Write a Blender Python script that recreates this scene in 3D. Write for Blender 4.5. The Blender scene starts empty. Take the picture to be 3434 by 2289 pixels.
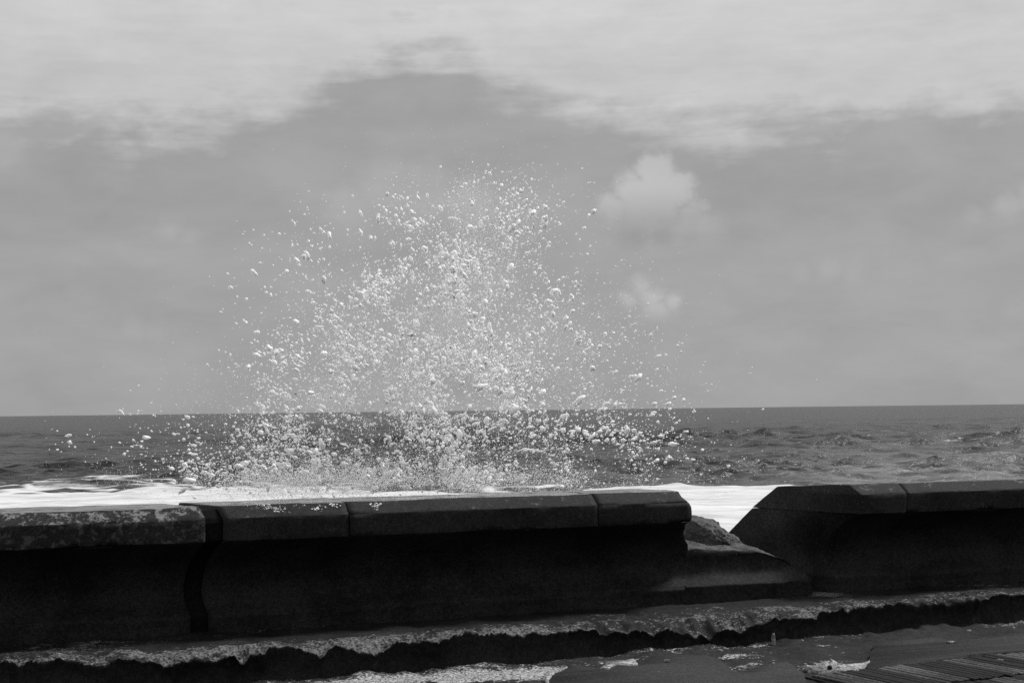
import bpy, bmesh, math, random
import numpy as np
from mathutils import Matrix, Vector

random.seed(7)
RNG = np.random.default_rng(7)
R = math.radians
SC = bpy.context.scene
COL = SC.collection

# ------------------------------------------------------------------ camera
EYE = 1.5                      # eye above the ledge (z = 0); promenade at -0.2
cam_data = bpy.data.cameras.new('camera')
cam_data.sensor_width = 36.0
cam_data.lens = 50.0
cam_data.clip_start = 0.1
cam_data.clip_end = 60000.0
cam = bpy.data.objects.new('camera', cam_data)
COL.objects.link(cam)
ROT = Matrix.Rotation(R(90 + 2.76), 3, 'X') @ Matrix.Rotation(R(-0.68), 3, 'Z')
cam.rotation_euler = ROT.to_euler()
cam.location = (0, 0, EYE)
SC.camera = cam

# ------------------------------------------------------------------ light
SUN_EL, SUN_AZ = 54.0, 64.0    # degrees; azimuth from +Y (out to sea), positive = right
sun_data = bpy.data.lights.new('sun', 'SUN')
sun_data.energy = 2.3
sun_data.angle = R(14)
sun_data.color = (1, 1, 1)
sun = bpy.data.objects.new('sun', sun_data)
COL.objects.link(sun)
sd = Vector((math.sin(R(SUN_AZ)) * math.cos(R(SUN_EL)), math.cos(R(SUN_AZ)) * math.cos(R(SUN_EL)), math.sin(R(SUN_EL))))
sun.rotation_euler = sd.to_track_quat('Z', 'Y').to_euler()
SC.view_settings.view_transform = 'Standard'
SC.view_settings.look = 'None'
SC.view_settings.gamma = 1.0
SC.view_settings.exposure = 0.55
SC.cycles.max_bounces = 12
SC.cycles.diffuse_bounces = 6
SC.cycles.transparent_max_bounces = 16
SC.cycles.use_denoising = False      # keep the fine grain of the surfaces


class NT:
    """small helper to write node trees"""
    def __init__(self, tree):
        self.t = tree
        self.n = tree.nodes
        self.l = tree.links

    def put(self, sock, v):
        if isinstance(v, bpy.types.NodeSocket):
            self.l.new(v, sock)
        elif v is not None:
            if sock.type == 'RGBA' and not hasattr(v, '__len__'):
                v = (v, v, v, 1)
            sock.default_value = v

    def node(self, typ, **kw):
        nd = self.n.new(typ)
        for k, v in kw.items():
            setattr(nd, k, v)
        return nd

    def math(self, op, a, b=None, c=None, clamp=False):
        nd = self.node('ShaderNodeMath', operation=op, use_clamp=clamp)
        self.put(nd.inputs[0], a)
        if b is not None: self.put(nd.inputs[1], b)
        if c is not None: self.put(nd.inputs[2], c)
        return nd.outputs[0]

    def ss(self, x, lo, hi, a=0.0, b=1.0):
        nd = self.node('ShaderNodeMapRange', interpolation_type='SMOOTHSTEP')
        self.put(nd.inputs[0], x); self.put(nd.inputs[1], lo); self.put(nd.inputs[2], hi)
        self.put(nd.inputs[3], a); self.put(nd.inputs[4], b)
        return nd.outputs[0]

    def noise(self, vec, scale, detail=4.0, rough=0.55, dist=0.0, typ=None):
        nd = self.node('ShaderNodeTexNoise')
        if vec is not None: self.put(nd.inputs['Vector'], vec)
        nd.inputs['Scale'].default_value = scale
        nd.inputs['Detail'].default_value = detail
        nd.inputs['Roughness'].default_value = rough
        nd.inputs['Distortion'].default_value = dist
        return nd.outputs[0]

    def mix(self, f, a, b):
        nd = self.node('ShaderNodeMix', data_type='FLOAT')
        self.put(nd.inputs[0], f); self.put(nd.inputs[2], a); self.put(nd.inputs[3], b)
        return nd.outputs[0]

    def scale(self, vec, sx, sy, sz, off=(0, 0, 0)):
        nd = self.node('ShaderNodeMapping')
        self.put(nd.inputs[0], vec)
        nd.inputs['Location'].default_value = off
        nd.inputs['Scale'].default_value = (sx, sy, sz)
        return nd.outputs[0]

    def attr(self, name):
        nd = self.node('ShaderNodeAttribute', attribute_name=name)
        return nd.outputs['Fac']


# ------------------------------------------------------------------ sky (black and white photograph: every tone is grey)
def make_world():
    w = bpy.data.worlds.new('World')
    SC.world = w
    w.use_nodes = True
    w.node_tree.nodes.clear()
    N = NT(w.node_tree)
    out = N.node('ShaderNodeOutputWorld')
    bg = N.node('ShaderNodeBackground')
    bg.inputs['Strength'].default_value = 0.1
    N.l.new(bg.outputs[0], out.inputs[0])
    sky = N.node('ShaderNodeTexSky', sky_type='NISHITA')
    sky.sun_disc = False
    sky.sun_elevation = R(SUN_EL)
    sky.sun_rotation = R(SUN_AZ)
    bw = N.node('ShaderNodeRGBToBW')
    N.l.new(sky.outputs[0], bw.inputs[0])
    tc = N.node('ShaderNodeTexCoord').outputs['Generated']
    sep = N.node('ShaderNodeSeparateXYZ')
    N.l.new(tc, sep.inputs[0])
    x, y, z = sep.outputs
    az = N.math('MULTIPLY', N.math('ARCTAN2', x, y), 57.2958)
    el = N.math('MULTIPLY', N.math('ARCSINE', z), 57.2958)
    cmb = N.node('ShaderNodeCombineXYZ')
    N.l.new(az, cmb.inputs[0]); N.l.new(el, cmb.inputs[1])
    P = cmb.outputs[0]
    # stretched layer noise
    nA = N.noise(N.scale(P, 0.055, 0.20, 1), 1.0, 4, 0.55, 0.6)
    nB = N.noise(N.scale(P, 0.16, 0.42, 1, (7, 3, 0)), 1.0, 4, 0.58, 0.3)
    nF = N.noise(N.scale(P, 0.5, 0.9, 1, (1, 9, 0)), 1.0, 5, 0.6, 0.2)
    # lower edge of the bright upper layer
    hump = N.math('MULTIPLY', N.math('EXPONENT', N.math('MULTIPLY', N.math('POWER', N.math('DIVIDE', N.math('ADD', az, 4.0), 5.2), 2.0), -1.0)), 3.0)
    wav = N.math('ADD', N.math('MULTIPLY', N.math('SUBTRACT', nA, 0.5), 5.0), N.math('MULTIPLY', N.math('SUBTRACT', nB, 0.5), 4.6))
    edge = N.math('ADD', N.math('ADD', 11.0, hump), wav)
    d = N.math('SUBTRACT', el, edge)
    nS = N.noise(N.scale(P, 0.22, 1.9, 1, (3, 5, 0)), 1.0, 6, 0.6, 0.3)
    d = N.math('ADD', d, N.math('ADD', N.math('MULTIPLY', N.math('SUBTRACT', nS, 0.5), 1.3), N.math('MULTIPLY', N.math('SUBTRACT', nF, 0.5), 1.9)))
    top = N.ss(d, -0.8, 1.25)
    base = N.math('ADD', 3.55, N.math('MULTIPLY', N.math('SUBTRACT', nB, 0.5), 1.5))
    lowl = N.math('MULTIPLY', N.math('SUBTRACT', nA, 0.5), 0.8)
    base = N.math('ADD', N.math('ADD', base, lowl), N.math('MULTIPLY', N.math('SUBTRACT', nF, 0.5), 0.5))
    hi = N.math('ADD', 5.75, N.math('MULTIPLY', N.math('SUBTRACT', nB, 0.5), 2.2))
    hi = N.math('ADD', hi, N.math('ADD', N.math('MULTIPLY', N.math('SUBTRACT', nF, 0.5), 0.9), N.math('MULTIPLY', N.math('SUBTRACT', nS, 0.5), 1.1)))
    # a little brighter still higher up
    hi = N.math('ADD', hi, N.ss(el, 12.0, 17.0, 0.0, 0.7))
    val = N.mix(top, base, hi)

    nG = N.noise(N.scale(P, 1.5, 1.7, 1, (4, 2, 0)), 1.0, 6, 0.62, 0.2)
    warp = N.math('ADD', N.math('MULTIPLY', N.math('SUBTRACT', nG, 0.5), 0.9), N.math('MULTIPLY', N.math('SUBTRACT', nF, 0.5), 0.7))

    def cumulus(lobes, bottom, fade, gain, soft):
        f = None
        for cx, cy, r in lobes:            # bearings and heights read off the photograph
            a0 = math.degrees((cx - 1717) / 4769.4); e0 = math.degrees((1394 - 0.01187 * (cx - 48) - cy) / 4769.4); rr = math.degrees(r / 4769.4)
            u = N.math('SUBTRACT', az, a0); v = N.math('SUBTRACT', el, e0)
            dd = N.math('SUBTRACT', N.math('SQRT', N.math('ADD', N.math('MULTIPLY', u, u), N.math('MULTIPLY', v, v))), rr)
            f = dd if f is None else N.math('MINIMUM', f, dd)
        f = N.math('ADD', f, warp)
        m = N.ss(f, -soft * 1.6, soft * 0.6, 1.0, 0.0)
        eb = math.degrees((1374 - bottom) / 4769.4); ef = math.degrees(fade / 4769.4)
        m = N.math('MULTIPLY', m, N.ss(el, eb, eb + ef))
        return N.math('MULTIPLY', m, gain)
    for c in (([(2205, 590, 80), (2125, 640, 70), (2270, 645, 75), (2060, 700, 60), (2190, 690, 110), (2330, 730, 60)], 800, 170, 1.6, 0.30),
              ([(2140, 805, 60), (2230, 800, 60), (2300, 810, 40)], 900, 90, -0.5, 0.5),
              ([(2380, 790, 70), (2300, 800, 60)], 880, 120, 0.45, 0.5),
              ([(2150, 965, 42), (2190, 1005, 50), (2110, 1010, 38), (2255, 1020, 40), (2200, 1050, 60)], 1110, 100, 1.25, 0.33),
              ([(1300, 650, 120), (1430, 660, 130), (1180, 710, 100), (1560, 700, 110)], 900, 250, 0.6, 0.6),
              ([(3330, 745, 60), (3430, 720, 80), (3230, 775, 45), (3550, 740, 90)], 840, 110, 0.8, 0.4),
              ([(2770, 930, 50), (2840, 945, 45), (2680, 950, 40)], 1010, 90, 0.55, 0.5),
              ([(590, 790, 45), (650, 820, 40)], 870, 80, 0.5, 0.5),
              ([(480, 1110, 45), (540, 1120, 40)], 1170, 70, 0.4, 0.5),
              ([(60, 560, 90), (-60, 560, 90)], 680, 120, 0.5, 0.5),
              ([(3900, 800, 120), (4100, 780, 140)], 950, 150, 0.7, 0.4), ([(-500, 850, 130), (-350, 880, 100)], 1000, 150, 0.7, 0.4)):
        val = N.math('ADD', val, cumulus(*c))
    # darker underside of the big cloud
    val = N.mix(0.10, val, N.math('MINIMUM', bw.outputs[0], 8.0))
    val = N.math('MULTIPLY', val, 0.68)
    N.l.new(val, bg.inputs['Color'])


make_world()

# ------------------------------------------------------------------ helpers: picture points to world points
FPX = 3434 * 50.0 / 36.0


def ray(px, py):
    v = ROT @ Vector(((px - 1717.0) / FPX, -(py - 1144.5) / FPX, -1.0))
    return v


def on_z(px, py, z):
    v = ray(px, py)
    t = (z - EYE) / v.z
    return Vector((v.x * t, v.y * t, z))


TH = math.atan(0.345)                       # the wall runs away to the right
AX = np.array([math.cos(TH), math.sin(TH)])   # along the wall (u)
NF = np.array([math.sin(TH), -math.cos(TH)])  # out of the wall, landward (p)
ORG = np.array([0.0, 10.58]) - NF * 0.10      # p = 0.10 is the toe line


def W(u, p, z):
    q = ORG + AX * u + NF * p
    return (q[0], q[1], z)


def to_up(x, y):
    d = np.array([x, y]) - ORG
    return float(d @ AX), float(d @ NF)


def on_p(px, py, p):
    """point of the plane p = const seen at a pixel -> (u, z)"""
    v = ray(px, py)
    a = np.array([v.x, v.y])
    t = ((ORG + NF * p) @ NF) / (a @ NF)
    q = a * t
    u, _ = to_up(q[0], q[1])
    return u, EYE + v.z * t


# ------------------------------------------------------------------ numpy noise
def _hash(ix, iy, iz, seed):
    h = (ix.astype(np.int64) * 374761393 + iy.astype(np.int64) * 668265263 + iz.astype(np.int64) * 2147483647 + seed * 1274126177) & 0xFFFFFFFF
    h = ((h ^ (h >> 13)) * 1274126177) & 0xFFFFFFFF
    h = h ^ (h >> 16)
    return (h & 0xFFFF) / 65535.0


def vnoise(x, y, z, seed=0):
    x = np.asarray(x, float); y = np.asarray(y, float); z = np.asarray(z, float)
    x, y, z = np.broadcast_arrays(x, y, z)
    ix, iy, iz = np.floor(x), np.floor(y), np.floor(z)
    fx, fy, fz = x - ix, y - iy, z - iz
    fx, fy, fz = [f * f * (3 - 2 * f) for f in (fx, fy, fz)]
    r = 0
    for dx in (0, 1):
        for dy in (0, 1):
            for dz in (0, 1):
                w = (fx if dx else 1 - fx) * (fy if dy else 1 - fy) * (fz if dz else 1 - fz)
                r = r + w * _hash(ix + dx, iy + dy, iz + dz, seed)
    return r * 2 - 1


def fbm(x, y, z, scale, octv=4, seed=0, gain=0.5):
    s, a, f = 0, 1.0, scale
    for o in range(octv):
        s = s + a * vnoise(np.asarray(x) * f + 17.3 * o, np.asarray(y) * f, np.asarray(z) * f, seed + o)
        a *= gain; f *= 2.03
    return s


def sstep(x, a, b):
    t = np.clip((np.asarray(x, float) - a) / (b - a), 0, 1)
    return t * t * (3 - 2 * t)


# ------------------------------------------------------------------ mesh helpers
def mesh_np(name, verts, quads=None, tris=None, ngons=(), smooth=True):
    verts = np.asarray(verts, np.float32)
    me = bpy.data.meshes.new(name)
    loops, starts, tot = [], [], 0
    if quads is not None and len(quads):
        q = np.asarray(quads, np.int32)
        loops.append(q.ravel()); starts.append(np.arange(len(q)) * 4 + tot); tot += q.size
    if tris is not None and len(tris):
        q = np.asarray(tris, np.int32)
        loops.append(q.ravel()); starts.append(np.arange(len(q)) * 3 + tot); tot += q.size
    for g in ngons:
        g = np.asarray(g, np.int32)
        loops.append(g); starts.append(np.array([tot])); tot += len(g)
    loops = np.concatenate(loops).astype(np.int32)
    starts = np.concatenate(starts).astype(np.int32)
    me.vertices.add(len(verts))
    me.vertices.foreach_set('co', verts.ravel())
    me.loops.add(len(loops))
    me.loops.foreach_set('vertex_index', loops)
    me.polygons.add(len(starts))
    me.polygons.foreach_set('loop_start', starts)
    me.update(calc_edges=True)
    me.validate()
    if smooth:
        me.polygons.foreach_set('use_smooth', np.ones(len(me.polygons), bool))
    return me


def fattr(me, name, arr):
    a = me.attributes.new(name, 'FLOAT', 'POINT')
    a.data.foreach_set('value', np.asarray(arr, np.float32))


def link(name, me, mat, parent=None):
    o = bpy.data.objects.new(name, me)
    COL.objects.link(o)
    if mat is not None and not me.materials:
        me.materials.append(mat)
    if parent is not None:
        o.parent = parent
    return o


def thing(name, label, cat, group=None):
    o = bpy.data.objects.new(name, None)
    COL.objects.link(o)
    tag(o, label, cat, group)
    return o


def tag(o, label=None, cat=None, group=None, kind=None):
    if label: o['label'] = label
    if cat: o['category'] = cat
    if group: o['group'] = group
    if kind: o['kind'] = kind
    return o


# ------------------------------------------------------------------ materials
def new_mat(name):
    m = bpy.data.materials.new(name)
    m.use_nodes = True
    m.node_tree.nodes.clear()
    N = NT(m.node_tree)
    out = N.node('ShaderNodeOutputMaterial')
    return m, N, out


def concrete(name, lo, hi, blotch=0.0, blotch_col=0.30, rough=0.62, bump=0.5, attr=None, attr_col=0.2, bscale=9.0, spec=0.35, wet=False):
    m, N, out = new_mat(name)
    pos = N.node('ShaderNodeNewGeometry').outputs['Position']
    n1 = N.noise(pos, 2.2, 6, 0.6)
    n2 = N.noise(pos, 34.0, 5, 0.65)
    n3 = N.noise(pos, 95.0, 4, 0.7)
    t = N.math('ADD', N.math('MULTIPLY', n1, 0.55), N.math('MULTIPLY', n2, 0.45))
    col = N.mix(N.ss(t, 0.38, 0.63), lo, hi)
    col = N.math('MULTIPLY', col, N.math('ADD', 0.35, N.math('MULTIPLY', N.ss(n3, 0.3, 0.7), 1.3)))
    if blotch > 0:
        b1 = N.noise(pos, bscale, 5, 0.62, 0.4)
        b2 = N.noise(pos, bscale * 4.5, 3, 0.6)
        bb = N.math('ADD', N.math('MULTIPLY', b1, 0.7), N.math('MULTIPLY', b2, 0.3))
        bm = N.ss(bb, 0.62 - 0.14 * blotch, 0.72 - 0.14 * blotch)
        if wet:
            gz = N.node('ShaderNodeSeparateXYZ'); N.l.new(N.node('ShaderNodeNewGeometry').outputs['True Normal'], gz.inputs[0])
            bm = N.math('MULTIPLY', bm, N.ss(gz.outputs[2], 0.2, 0.7, 0.3, 1.0))
        col = N.mix(bm, col, N.math('MULTIPLY', blotch_col, N.math('ADD', 0.5, n3)))
    if attr:
        a = N.attr(attr)
        b1 = N.noise(pos, 13.0, 7, 0.7, 0.6)
        b2 = N.noise(pos, 55.0, 4, 0.7)
        b0 = N.noise(pos, 4.5, 3, 0.6, 0.5)
        bb = N.math('ADD', N.math('ADD', N.math('MULTIPLY', b1, 0.5), N.math('MULTIPLY', b2, 0.3)), N.math('MULTIPLY', b0, 0.2))
        th = N.math('SUBTRACT', 0.70, N.math('MULTIPLY', a, 0.25))
        am = N.ss(N.math('SUBTRACT', bb, th), -0.02, 0.06)
        col = N.mix(am, col, N.math('MULTIPLY', attr_col, N.math('ADD', 0.12, N.math('MULTIPLY', N.ss(b2, 0.36, 0.66), 1.3))))
    bs = N.node('ShaderNodeBsdfPrincipled')
    N.put(bs.inputs['Base Color'], col)
    N.put(bs.inputs['Roughness'], N.math('ADD', rough - 0.12, N.math('MULTIPLY', n1, 0.24)))
    bs.inputs['Specular IOR Level'].default_value = spec
    bp = N.node('ShaderNodeBump')
    bp.inputs['Strength'].default_value = bump
    bp.inputs['Distance'].default_value = 0.0035
    N.put(bp.inputs['Height'], N.math('ADD', N.math('MULTIPLY', n2, 0.8), N.math('MULTIPLY', n3, 0.25)))
    N.l.new(bp.outputs[0], bs.inputs['Normal'])
    if wet:
        gn = N.node('ShaderNodeNewGeometry').outputs['True Normal']
        sp = N.node('ShaderNodeSeparateXYZ'); N.l.new(gn, sp.inputs[0])
        w1 = N.noise(N.scale(pos, 1.0, 3.0, 1.0), 5.0, 4, 0.6)
        wm = N.math('MULTIPLY', N.ss(sp.outputs[2], 0.96, 0.985), N.ss(w1, 0.36, 0.44))
        wb = N.node('ShaderNodeBsdfPrincipled')
        N.put(wb.inputs['Base Color'], N.math('MULTIPLY', col, 0.7)); wb.inputs['Roughness'].default_value = 0.06; wb.inputs['IOR'].default_value = 1.33
        mx = N.node('ShaderNodeMixShader'); N.put(mx.inputs[0], wm)
        N.l.new(bs.outputs[0], mx.inputs[1]); N.l.new(wb.outputs[0], mx.inputs[2])
        N.l.new(mx.outputs[0], out.inputs[0])
        return m
    N.l.new(bs.outputs[0], out.inputs[0])
    return m


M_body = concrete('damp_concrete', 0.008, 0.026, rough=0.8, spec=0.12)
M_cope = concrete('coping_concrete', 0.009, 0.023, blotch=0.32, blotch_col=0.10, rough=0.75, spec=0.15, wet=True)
M_cope_l = concrete('lichen_concrete', 0.010, 0.022, blotch=0.9, blotch_col=0.17, rough=0.75, spec=0.15, bscale=14.0, wet=True)
M_rub = concrete('broken_concrete', 0.045, 0.11, blotch=0.25, blotch_col=0.10, rough=0.85, bump=1.0, spec=0.15)
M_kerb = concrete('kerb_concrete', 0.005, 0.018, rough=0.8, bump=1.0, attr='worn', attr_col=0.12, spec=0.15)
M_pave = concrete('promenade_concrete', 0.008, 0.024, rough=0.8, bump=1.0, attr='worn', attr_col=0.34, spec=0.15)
M_mort = concrete('smooth_mortar', 0.024, 0.034, rough=0.85, bump=0.3, blotch=0.02, blotch_col=0.08, spec=0.15)
M_white = concrete('lime_crust', 0.12, 0.40, blotch=0.9, blotch_col=0.05, bscale=26.0, rough=0.9, bump=1.0, spec=0.15)
M_slot_shade = concrete('slot_shade_black', 0.004, 0.010, rough=0.9, spec=0.05)  # near-black tone stands in for the deep shade inside the wall slot
M_chip = concrete('pale_stone', 0.06, 0.14, rough=0.9, bump=1.0, spec=0.15)
M_slat_d = concrete('weathered_slat', 0.022, 0.090, rough=0.8, bump=0.8, spec=0.15)
M_slat_w = concrete('wet_slat', 0.007, 0.020, rough=0.8, bump=0.6, spec=0.15)


def make_sea_mat():
    m, N, out = new_mat('sea_water')
    pos = N.node('ShaderNodeNewGeometry').outputs['Position']
    bs = N.node('ShaderNodeBsdfPrincipled')
    bs.inputs['Base Color'].default_value = (0.015, 0.015, 0.015, 1)
    bs.inputs['Roughness'].default_value = 0.30
    bs.inputs['Specular IOR Level'].default_value = 0.30
    bs.inputs['IOR'].default_value = 1.33
    r1 = N.noise(N.scale(pos, 0.55, 1.0, 1.0), 1.1, 5, 0.62, 0.3)
    r2 = N.noise(pos, 4.5, 4, 0.6)
    bp = N.node('ShaderNodeBump')
    bp.inputs['Strength'].default_value = 0.8
    bp.inputs['Distance'].default_value = 0.4
    r0 = N.noise(N.scale(pos, 0.6, 1.0, 1.0), 0.33, 4, 0.6, 0.4)
    N.put(bp.inputs['Height'], N.math('ADD', N.math('ADD', r1, N.math('MULTIPLY', r2, 0.16)), N.math('MULTIPLY', r0, 4.0)))
    N.l.new(bp.outputs[0], bs.inputs['Normal'])
    # foam
    fm = N.attr('foam')
    wp = N.scale(pos, 0.55, 1.0, 1.0)
    wn = N.node('ShaderNodeTexNoise'); wn.inputs['Scale'].default_value = 0.5; wn.inputs['Detail'].default_value = 3
    N.l.new(wp, wn.inputs['Vector'])
    add = N.node('ShaderNodeVectorMath', operation='MULTIPLY_ADD')
    N.l.new(wn.outputs[1], add.inputs[0]); add.inputs[1].default_value = (2.6, 2.6, 0); N.l.new(wp, add.inputs[2])
    vo = N.node('ShaderNodeTexVoronoi', feature='DISTANCE_TO_EDGE')
    vo.inputs['Scale'].default_value = 0.42
    N.l.new(add.outputs[0], vo.inputs['Vector'])
    lace = N.math('SUBTRACT', 1.0, N.math('MULTIPLY', vo.outputs[0], 2.4), clamp=True)
    f1 = N.noise(wp, 0.9, 6, 0.65, 0.4)
    f2 = N.noise(wp, 6.0, 4, 0.6)
    tex = N.math('ADD', N.math('ADD', N.math('MULTIPLY', lace, 0.50), N.math('MULTIPLY', f1, 0.40)), N.math('MULTIPLY', f2, 0.10))
    thr = N.math('SUBTRACT', 0.97, N.math('MULTIPLY', fm, 1.0))
    mask = N.ss(N.math('SUBTRACT', tex, thr), -0.06, 0.10)
    # thin milky film of bubbles around the foam
    milk = N.math('MULTIPLY', N.attr('milk'), N.ss(f1, 0.1, 0.9))
    mask = N.math('MAXIMUM', mask, milk)
    df = N.node('ShaderNodeBsdfPrincipled')
    f3 = N.noise(N.scale(pos, 0.22, 1.0, 1.0), 1.3, 6, 0.65, 0.5)
    fc = N.math('ADD', 0.36, N.math('ADD', N.math('MULTIPLY', N.ss(f1, 0.3, 0.65), 0.13), N.math('MULTIPLY', N.ss(f3, 0.35, 0.6), 0.18)), clamp=True)
    N.put(df.inputs['Base Color'], fc)
    df.inputs['Roughness'].default_value = 0.9
    df.inputs['Specular IOR Level'].default_value = 0.1
    bp2 = N.node('ShaderNodeBump'); bp2.inputs['Strength'].default_value = 0.5; bp2.inputs['Distance'].default_value = 0.12
    N.put(bp2.inputs['Height'], N.math('ADD', f1, N.math('MULTIPLY', f2, 0.4)))
    N.l.new(bp2.outputs[0], df.inputs['Normal'])
    mx = N.node('ShaderNodeMixShader')
    N.put(mx.inputs[0], mask)
    N.l.new(bs.outputs[0], mx.inputs[1]); N.l.new(df.outputs[0], mx.inputs[2])
    N.l.new(mx.outputs[0], out.inputs[0])
    return m


def make_spray_mat():
    m, N, out = new_mat('sea_spray_foam')
    b = N.node('ShaderNodeBsdfPrincipled')
    b.inputs['Base Color'].default_value = (0.99, 0.99, 0.99, 1)
    b.inputs['Subsurface Weight'].default_value = 1.0
    b.inputs['Subsurface Radius'].default_value = (1, 1, 1)
    b.inputs['Subsurface Scale'].default_value = 0.032
    b.inputs['Roughness'].default_value = 0.5
    b.inputs['IOR'].default_value = 1.33
    tr = N.node('ShaderNodeBsdfTransparent')
    mx = N.node('ShaderNodeMixShader'); mx.inputs[0].default_value = 0.10
    N.l.new(b.outputs[0], mx.inputs[1]); N.l.new(tr.outputs[0], mx.inputs[2])
    N.l.new(mx.outputs[0], out.inputs[0])
    return m


M_sea = make_sea_mat()
M_spray = make_spray_mat()


# ------------------------------------------------------------------ sea
SEA_Z = -1.8
HS = EYE - SEA_Z


def build_sea():
    rows = [9.0]
    while rows[-1] < 30000:
        D = rows[-1]
        rows.append(D + (0.35 if D < 30 else max(0.10, 0.000038 * D * D)))
    rows = np.array(rows)
    dense = np.linspace(-27, 27, 520)
    left = -27 - np.cumsum(np.linspace(0.15, 3.2, 30)); right = -left
    ang = np.radians(np.concatenate([left[::-1], dense, right]))
    ang = ang[np.abs(ang) < np.radians(78)]
    apex = np.array([0.0, -1.0])
    D, A = np.meshgrid(rows, ang, indexing='ij')
    X = apex[0] + D * np.tan(A)
    Y = apex[1] + D
    # shear so that the near edge follows the wall
    Y = Y + np.clip(X, -40, 40) * 0.345 * np.exp(-np.maximum(D - 9, 0) / 25.0)
    drow = np.gradient(rows)[:, None] * np.ones_like(A)
    dx = D * 0.0019 * np.ones_like(A)
    Z = np.zeros_like(X)
    HX = np.zeros_like(X); HY = np.zeros_like(X)
    rng = np.random.default_rng(11)
    for i in range(90):
        lam = 0.9 * (16.0 / 0.9) ** (rng.random() ** 1.15)
        th = rng.normal(0.12, 0.75)               # mostly towards the shore
        kx, ky = math.sin(th), -math.cos(th)
        k = 2 * math.pi / lam
        amp = 0.0115 * lam ** 0.82 * rng.uniform(0.5, 1.3)
        ph = rng.uniform(0, 6.283)
        w = sstep(lam / (2.2 * drow * abs(ky) + dx * 2.2 * abs(kx)), 0.8, 1.8)
        arg = k * (kx * X + ky * Y) + ph
        Z += amp * w * np.cos(arg)
        HX -= amp * w * kx * np.sin(arg) * 0.9
        HY -= amp * w * ky * np.sin(arg) * 0.9
    # groupiness
    g = 0.75 + 0.5 * fbm(X, Y, 0 * X, 0.03, 2, 5)
    Z *= np.clip(g, 0.3, 1.6)
    foam = np.zeros_like(X); milk = np.zeros_like(X)

    def crest(px, py, wid, hgt, length, cap, tilt=0.0):
        c = on_z(px, py, SEA_Z)
        a, b = X - c.x, Y - c.y
        b = b - a * tilt
        prof = np.exp(-(a / wid) ** 2)
        s = np.where(b < 0, np.exp(-(b / length) ** 2), np.exp(-(b / (length * 2.2)) ** 2))
        Zb = hgt * prof * s
        if cap:
            foam_ = cap * np.exp(-(a / (wid * 0.32)) ** 4) * np.exp(-((b + 0.1) / (length * 0.45)) ** 2)
            np.maximum(foam, foam_, out=foam)
        return Zb
    Z += crest(3260, 1492, 9.0, 0.75, 3.2, 0.62, 0.05)
    Z += crest(2560, 1604, 2.6, 0.30, 0.9, 0.55, 0.1)
    Z += crest(470, 1498, 2.4, 0.33, 1.2, 0.45, 0.0)
    Z += crest(2750, 1520, 5.0, 0.35, 2.0, 0.0, 0.1)
    Z += crest(250, 1540, 4.5, 0.3, 1.6, 0.0, 0.0)
    Z += crest(3000, 1425, 12, 0.5, 4, 0.35, 0.0)
    Z += crest(700, 1440, 9, 0.45, 4, 0.0, 0.0)
    Z *= sstep(D, 9, 45) * 0.75 + 0.25
    # foam by place: far edge of the white water, per bearing (picture columns only used as bearings)
    cols = [-1500, 0, 150, 330, 560, 800, 1400, 1900, 2300, 2560, 2700, 3434, 5000]
    solid = [1680, 1674, 1662, 1654, 1640, 1636, 1645, 1655, 1624, 1624, 1650, 1670, 1680]
    lacey = [1620, 1615, 1606, 1602, 1608, 1612, 1620, 1610, 1618, 1618, 1610, 1610, 1620]

    def dist(c, yv):
        hy = 1394 - 0.01187 * (c - 48)
        return FPX * HS / (yv - hy)
    bear = np.array([(c - 1717) / FPX for c in cols])
    Ds = np.array([dist(c, s) for c, s in zip(cols, solid)])
    Dl = np.array([dist(c, s) for c, s in zip(cols, lacey)])
    be = X / np.maximum(Y, 1)
    s_ = np.interp(be, bear, Ds); l_ = np.interp(be, bear, Dl)
    wob = fbm(X * 0.5, Y, 0 * X, 0.22, 4, 3)
    Yw = Y + wob * 3.0
    f = sstep(Yw, l_ + 3, l_ - 3) * 0.34 + sstep(Yw, s_ + 3.5, s_ - 4.5) * 0.50
    # white water is full around the wall, thinner to the far left corner
    np.maximum(foam, f, out=foam)
    thin = sstep(be, 0.19, 0.24)
    far = np.clip((150 - Y) / 90, 0, 1)
    milk = np.clip(0.02 + 0.32 * far ** 2, 0, 0.6) * (0.35 + 0.65 * thin) * sstep(be, -0.25, 0.05)
    foam *= 1.0 - 0.55 * sstep(be, 0.185, 0.20)
    milk = np.clip(milk, 0, 0.5)
    Z += foam * 0.10 * fbm(X, Y, 0 * X, 0.9, 3, 9) * sstep(60 - D * 0, 0, 1)
    near_f = sstep(Y, l_ + 12, l_ - 2)
    calm = 1 - 0.8 * np.maximum(sstep(f, 0.05, 0.5), 0.8 * near_f)
    Z *= calm; HX *= calm; HY *= calm
    verts = np.stack([X + HX, Y + HY, Z + SEA_Z], -1).reshape(-1, 3)
    nr, nc = X.shape
    idx = np.arange(nr * nc).reshape(nr, nc)
    quads = np.stack([idx[:-1, :-1], idx[:-1, 1:], idx[1:, 1:], idx[1:, :-1]], -1).reshape(-1, 4)
    me = mesh_np('sea', verts, quads)
    fattr(me, 'foam', foam.ravel()); fattr(me, 'milk', milk.ravel())
    o = link('sea', me, M_sea)
    tag(o, 'choppy grey sea reaching the horizon, white with foam behind the wall', None, None, 'structure')
    o['category'] = 'sea'


build_sea()


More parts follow.
